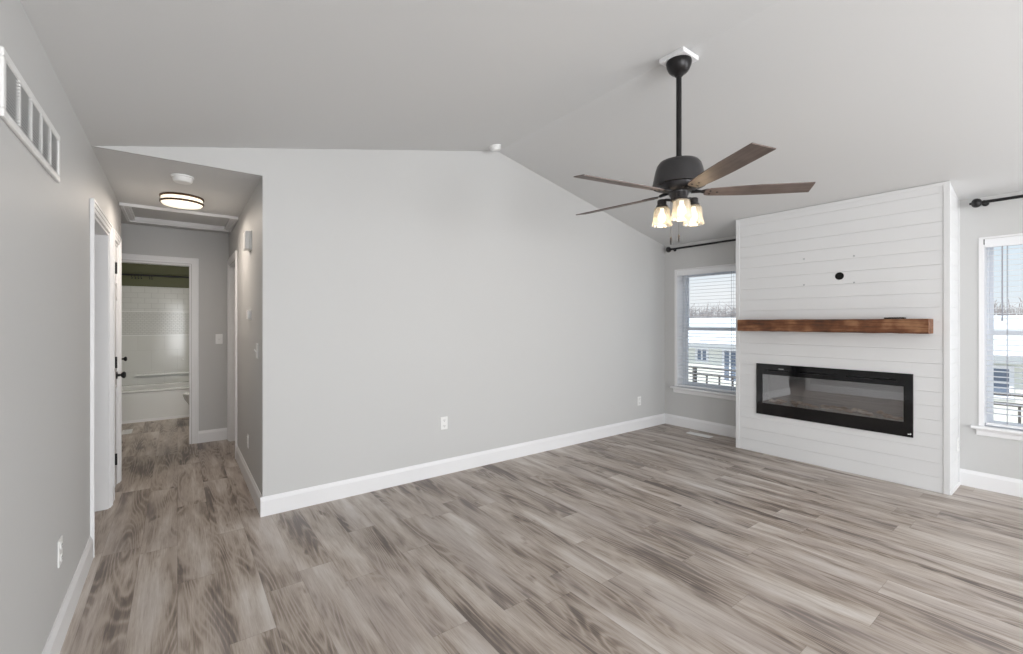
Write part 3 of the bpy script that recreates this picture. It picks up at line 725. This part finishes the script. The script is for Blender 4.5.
lbuild(MB().box(-.075, .075, 0, .012, -.078, .078), 'back_plate', 'plastic', ch); lbuild(MB().box(-.07, .07, .012, .048, -.074, .074), 'cover', 'plastic', ch, bevel=.008)
tm = root('thermostat', (0, 0, 0), 'small white thermostat on the right hallway wall below the chime', 'thermostat'); at_wall(tm, '-x', XR, 4.27, 1.452)
lbuild(MB().box(-.055, .055, 0, .008, -.042, .042), 'back_plate', 'plastic', tm, bevel=.002); lbuild(MB().box(-.045, .045, .008, .026, -.036, .036), 'body', 'plastic', tm, bevel=.004)

def smoke(label, loc, rx=0, r=.065):
    r_ = root('smoke_detector', loc, label, 'smoke detector', 'white ceiling smoke detectors'); r_.rotation_euler = (0, rx, 0)
    lbuild(MB().lathe([(r, 0), (r, -.010), (r * .94, -.012)], seg=36), 'mounting_ring', 'plastic', r_, smooth=True)
    lbuild(MB().lathe([(r * .90, -.010), (r * .86, -.034), (r * .72, -.044), (.0001, -.046)], seg=36), 'body', 'plastic', r_, smooth=True)
    return r_
sdx = 2.40; sdy = 3.45
smoke('white smoke detector near the ceiling ridge close to the back wall', (sdx, sdy, 2.44 + sl * (sdx - XL)), -math.atan(sl), .058)
smoke('white smoke detector on the hallway ceiling in front of the light', (.030, 3.98, 2.44), 0, .068)

hl = root('ceiling_light', (.035, 4.70, 2.44), 'round flush ceiling light with two bronze rings in the hallway', 'ceiling light')
hc = (.032, 4.64, 0)
MB().lathe([(.150, 2.44), (.152, 2.434), (.152, 2.426), (.146, 2.424)], hc, 48).build('base_ring', 'bronze', hl, smooth=True)
MB().lathe([(.142, 2.425), (.142, 2.382), (.130, 2.370), (.09, 2.361), (.0001, 2.358)], hc, 48).build('diffuser', 'lampglow', hl, smooth=True)
MB().lathe([(.1425, 2.396), (.151, 2.396), (.152, 2.384), (.1425, 2.381), (.1425, 2.396)], hc, 48).build('lower_ring', 'bronze', hl, smooth=True)
ld = bpy.data.lights.new('hall_lamp_light', 'AREA'); ld.shape = 'DISK'; ld.size = .24; ld.energy = 9; ld.color = (1, .88, .76)
lo_ = bpy.data.objects.new('hall_lamp_light', ld); COL.objects.link(lo_); lo_.location = (.032, 4.64, 2.35)

# attic hatch
ah = root('attic_hatch', (.04, 5.55, 2.44), 'white framed attic hatch in the hallway ceiling', 'attic hatch')
fm = MB(); hx0, hx1, hy0, hy1 = XL + .003, XR - .003, 5.17, 5.96
def frame_ring(mb, x0, x1, y0, y1, w_, za, zb):
    mb.box(x0, x1, y0, y0 + w_, za, zb).box(x0, x1, y1 - w_, y1, za, zb).box(x0, x0 + w_, y0 + w_, y1 - w_, za, zb).box(x1 - w_, x1, y0 + w_, y1 - w_, za, zb)
frame_ring(fm, hx0, hx1, hy0, hy1, .022, 2.415, 2.44); frame_ring(fm, hx0 + .022, hx1 - .022, hy0 + .022, hy1 - .022, .03, 2.424, 2.44); frame_ring(fm, hx0 + .052, hx1 - .052, hy0 + .052, hy1 - .052, .012, 2.43, 2.47)
fm.build('frame', 'trim', ah)
MB().box(XL + .055, XR - .055, 5.225, 5.915, 2.462, 2.475).build('hatch_panel', 'ceil', ah)

# return air grille on left wall
rg = root('return_air_grille', (XL, 2.315, 2.08), 'long white return air grille high on the left wall', 'air vent')
gy0, gy1, gz0, gz1 = 1.895, 2.665, 1.982, 2.182
gm = MB()
for (a, b, c_, d_) in ((gy0, gy1, gz0, gz0 + .026), (gy0, gy1, gz1 - .026, gz1), (gy0, gy0 + .026, gz0 + .026, gz1 - .026), (gy1 - .026, gy1, gz0 + .026, gz1 - .026)):
    gm.box(XL, XL + .012, a, b, c_, d_)
gm.build('frame', 'plastic', rg, bevel=.004)
gl = MB(); nb = 5; bw = (gy1 - gy0 - .052) / nb
zz = gz0 + .032
while zz < gz1 - .03:
    gl.prism([(XL + .001, zz + .006), (XL + .010, zz - .001), (XL + .010, zz + .0005), (XL + .001, zz + .0075)], 'y', gy0 + .026, gy1 - .026); zz += .0105
tag(gl.build('louvers', 'plastic', rg), kind='stuff')
for k in range(1, nb):
    y = gy0 + .026 + k * bw; dm = MB().box(XL, XL + .004, y - .005, y + .005, gz0 + .026, gz1 - .026); q_ = gz0 + .03
    while q_ < gz1 - .03: dm.box(XL + .004, XL + .012, y - .007, y + .007, q_, q_ + .006); q_ += .0105
    dm.build('divider', 'plastic', rg)
part(MB().box(XL, XL + .0008, gy0 + .026, gy1 - .026, gz0 + .026, gz1 - .026).build('backing', 'soffit', rg), 'grey backing behind the louvers')

# floor registers
def register(label, x0, x1, y0, y1):
    r_ = root('floor_register', ((x0 + x1) / 2, (y0 + y1) / 2, 0), label, 'floor vent', 'white floor vents')
    m_ = MB(); frame_ring(m_, x0, x1, y0, y1, .014, 0, .006); m_.build('frame', 'plastic', r_)
    l_ = MB(); y = y0 + .02
    while y < y1 - .018: l_.box(x0 + .014, x1 - .014, y, y + .006, 0.001, .005); y += .013
    l_.box((x0 + x1) / 2 - .003, (x0 + x1) / 2 + .003, y0 + .014, y1 - .014, .001, .0055)
    tag(l_.build('louvers', 'plastic', r_), kind='stuff')
    part(MB().box(x0 + .014, x1 - .014, y0 + .014, y1 - .014, .0, .0008).build('duct_opening', 'soffit', r_), 'grey duct opening')
register('white floor vent below the window left of the fireplace', 5.09, 5.19, 2.83, 3.13)
register('white floor vent just inside the bathroom by the tub', -.56, -.46, 7.28, 7.55)

# ---------------- bathroom fittings ----------------
TY0, TY1, TZ = 8.05, 8.79, .44
tb = root('bathtub', (0, TY0, 0), 'white alcove bathtub with a plain apron beyond the bathroom door', 'bathtub')
MB().prism([(TY0, 0), (TY0, TZ - .03), (TY0 - .012, TZ - .022), (TY0 - .012, TZ - .008), (TY0 - .004, TZ), (TY0 + .09, TZ), (TY0 + .10, TZ - .02), (TY0 + .13, .12), (TY0 + .13, 0)], 'x', BX0 + .002, BX1 - .002).build('apron', 'porcelain', tb)
bs = MB().box(BX0 + .002, BX1 - .002, TY0 + .13, TY1, 0, .12).box(BX0 + .002, BX0 + .10, TY0 + .09, TY1, .12, TZ).box(BX1 - .12, BX1 - .002, TY0 + .09, TY1, .12, TZ).box(BX0 + .1, BX1 - .12, TY1 - .06, TY1, .12, TZ)
bs.build('basin', 'porcelain', tb, bevel=.012)
MB().box(BX0 + .002, BX1 - .002, TY0 - .012, TY0, 0, .035).build('tub_base_trim', 'trim', tb)
sr_ = root('shower_surround', (0, BY1, TZ), 'glossy white tiled shower surround above the bathtub', 'shower surround')
zt = 1.935
for nm, z0, z1, m_ in (('plain_tile', TZ, 1.19, 'tile'), ('mosaic_band', 1.19, 1.55, 'mosaic'), ('subway_tile', 1.55, zt, 'subway')):
    MB().box(BX0 + .012, BX1 - .012, BY1 - .012, BY1 - .001, z0 + .001, z1).build(nm, m_, sr_)
for xa in (BX0 + .001, BX1 - .012): MB().box(xa, xa + .011, TY0 - .02, BY1 - .001, TZ + .001, zt).build('side_panel', 'porcelain', sr_)
MB().box(-.5, .5, BY1 - .07, BY1 - .012, .575, .600).build('shelf', 'porcelain', sr_, bevel=.01)
for z in (1.19, 1.55): MB().box(BX0 + .012, BX1 - .012, BY1 - .020, BY1 - .012, z - .006, z + .006).build('ledge', 'porcelain', sr_)
MB().lathe([(.0001, BY1 - .020), (.014, BY1 - .020), (.016, BY1 - .012)], (.07, 0, .80), 16, 'y').build('hook', 'porcelain', sr_)
sc = root('shower_curtain_rod', (0, TY0 - .02, 2.045), 'black shower curtain rod across the tub, with rings at its left', 'shower curtain rod')
MB().tube([(BX0 + .001, TY0 - .02, 2.045), (BX1 - .001, TY0 - .02, 2.045)], .0125, 14).lathe([(.03, BX0 + .001), (.03, BX0 + .02)], (0, TY0 - .02, 2.045), 20, 'x').lathe([(.03, BX1 - .02), (.03, BX1 - .001)], (0, TY0 - .02, 2.045), 20, 'x').build('rod', 'black', sc, smooth=True)
for x in (-.50, -.465, -.43, -.40, -.31, -.285):
    n_ = 16
    MB().tube([(x + .004 * math.sin(i), TY0 - .02 + .020 * math.sin(2 * math.pi * i / n_), 2.033 + .026 * math.cos(2 * math.pi * i / n_)) for i in range(n_ + 1)], .003, 6).sphere((x, TY0 - .02, 1.998), .009, seg=8).build('curtain_ring', 'black', sc)
vl = root('added_bath_light', (BX1, 6.95, 2.0), 'unseen light bar added to brighten the bathroom', 'added wall light')  # out-of-view fixture, added to light the tiles
MB().box(BX1 - .03, BX1 - .001, 6.65, 7.10, 1.96, 2.06).build('back_plate', 'bronze', vl, bevel=.004)
for yy in (6.72, 6.875, 7.03):
    MB().lathe([(.02, 2.0), (.04, 1.99), (.052, 1.93), (.055, 1.88), (.0001, 1.878)], (BX1 - .10, yy, 0), 20).build('globe', 'lampglow', vl, smooth=True)
ld = bpy.data.lights.new('added_bath_fill', 'AREA'); ld.shape = 'RECTANGLE'; ld.size = .4; ld.size_y = .12; ld.energy = 20; ld.color = (1, .93, .85)  # added area lamp that brightens the bathroom from out of view
lo_ = bpy.data.objects.new('added_bath_fill', ld); COL.objects.link(lo_); lo_.location = (BX1 - .16, 6.875, 1.93); lo_.rotation_euler = Vector((-.45, .75, -.45)).to_track_quat('-Z', 'Y').to_euler()
# toilet, bowl facing left
to = root('toilet', (.45, 7.45, 0), 'white toilet at the right side of the bathroom, bowl tip showing', 'toilet')
mb = MB(); prof = [(.13, 0, .10), (.12, .03, .09), (.115, .15, .085), (.15, .26, .10), (.20, .34, .125), (.215, .385, .14), (.215, .40, .14)]
rings = []
for rx_, z_, ry_ in prof:
    rings.append([mb.bm.verts.new((.30 + (rx_ + .02) * math.cos(2*math.pi*k/28) * 1.0, 7.45 + ry_ * 1.3 * math.sin(2*math.pi*k/28), z_)) for k in range(28)])
for a, b in zip(rings, rings[1:]):
    for k in range(28): mb.bm.faces.new((a[k], a[(k+1)%28], b[(k+1)%28], b[k]))
mb.bm.faces.new(rings[0]); mb.bm.faces.new(rings[-1]); mb.box(.45, .62, 7.36, 7.54, 0, .40)
mb.build('bowl', 'porcelain', to, smooth=True)
MB().lathe([(.24, .402), (.243, .412), (.238, .425), (.0001, .430)], (.30, 7.45, 0), 32, 'z', (1, .78)).build('seat_lid', 'porcelain', to, smooth=True)
MB().box(.585, .785, 7.25, 7.65, .402, .76).build('tank', 'porcelain', to, bevel=.02)
MB().box(.575, .795, 7.24, 7.66, .76, .79).build('tank_lid', 'porcelain', to, bevel=.01)

# ---------------- outside ----------------
GZ = -2.7
struct(MB().box(XW + .9, 140, -70, 110, GZ - .1, GZ).build('ground', 'ground'))
hx = 18.0
nh = root('neighbour_house', (hx, 5, GZ), 'cream neighbour house with a snowy roof seen through both windows', 'house')
ez = .42
MB().box(hx, hx + 9, -9, 24, GZ, ez).build('wall', 'siding', nh)
MB().prism([(hx - .5, ez), (hx - .5, ez + .08), (hx + 4.5, 1.62), (hx + 9.5, ez + .08), (hx + 9.5, ez)], 'y', -9.5, 24.5).build('roof', 'snowroof', nh)
MB().box(hx - .58, hx - .5, -9.5, 24.5, ez - .12, ez + .07).build('gutter', 'soffit', nh)
def hwin(y0, y1, z0, z1, n=2):
    f_ = MB(); f_.box(hx - .05, hx, y0 - .09, y0, z0 - .09, z1 + .09).box(hx - .05, hx, y1, y1 + .09, z0 - .09, z1 + .09).box(hx - .05, hx, y0, y1, z1, z1 + .09).box(hx - .05, hx, y0, y1, z0 - .09, z0)
    if n == 2: f_.box(hx - .05, hx, (y0 + y1) / 2 - .03, (y0 + y1) / 2 + .03, z0, z1)
    else: f_.box(hx - .05, hx, y0, y1, (z0 + z1) / 2 - .03, (z0 + z1) / 2 + .03)
    o = f_.build('window', 'trim', nh); MB().box(hx - .02, hx - .001, y0, y1, z0, z1).build('pane', 'farglass', o)
hwin(10.1, 10.5, -.22, .22); hwin(8.85, 9.32, -1.0, .22); hwin(1.50, 1.80, -.62, .12, 1); hwin(5.2, 5.8, -.7, .15); hwin(-1.6, -1.0, -.7, .15)
# deck railing outside the windows
dr = root('deck_railing', (8.2, 2, -.55), 'dark weathered deck railing outside the windows', 'railing')
RXx = 8.2; rz = .515
MB().box(RXx - .045, RXx + .045, -6, 12, rz - .03, rz).build('top_rail', 'railing', dr)
MB().box(RXx - .02, RXx + .02, -6, 12, rz - .86, rz - .80).box(RXx - .02, RXx + .02, -6, 12, rz - .16, rz - .12).build('bottom_rail', 'railing', dr)
for k in range(13):
    y = -5.65 + k * 1.5; MB().box(RXx - .045, RXx + .045, y - .022, y + .022, GZ, rz - .03).build('post', 'railing', dr)
for k in range(72):
    y = -5.9 + k * .25; MB().box(RXx - .015, RXx + .015, y - .012, y + .012, rz - .80, rz - .16).build('baluster', 'railing', dr)
# distant bare woods
tw = MB(); rr = random.Random(5)
for k in range(1500):
    y = rr.uniform(-30, 90); x = rr.uniform(66, 84); h_ = rr.uniform(4.4, 6.6) * (1 + .004 * y); r0 = rr.uniform(.04, .09)
    tw.tube([(x, y, GZ), (x + rr.uniform(-.3, .3), y + rr.uniform(-.3, .3), GZ + h_ * .5), (x + rr.uniform(-.6, .6), y + rr.uniform(-.6, .6), GZ + h_)], [r0, r0 * .7, .02], 4)
    for q in range(12):
        zq = GZ + h_ * rr.uniform(.45, .85); tw.tube([(x, y, zq), (x + rr.uniform(-1, 1), y + rr.uniform(-1.4, 1.4), zq + rr.uniform(.5, 1.3))], [.04, .012], 3)
tag(tw.build('bare_woods', 'twig'), 'distant band of bare winter trees behind the neighbour roof', 'trees', None, 'stuff')
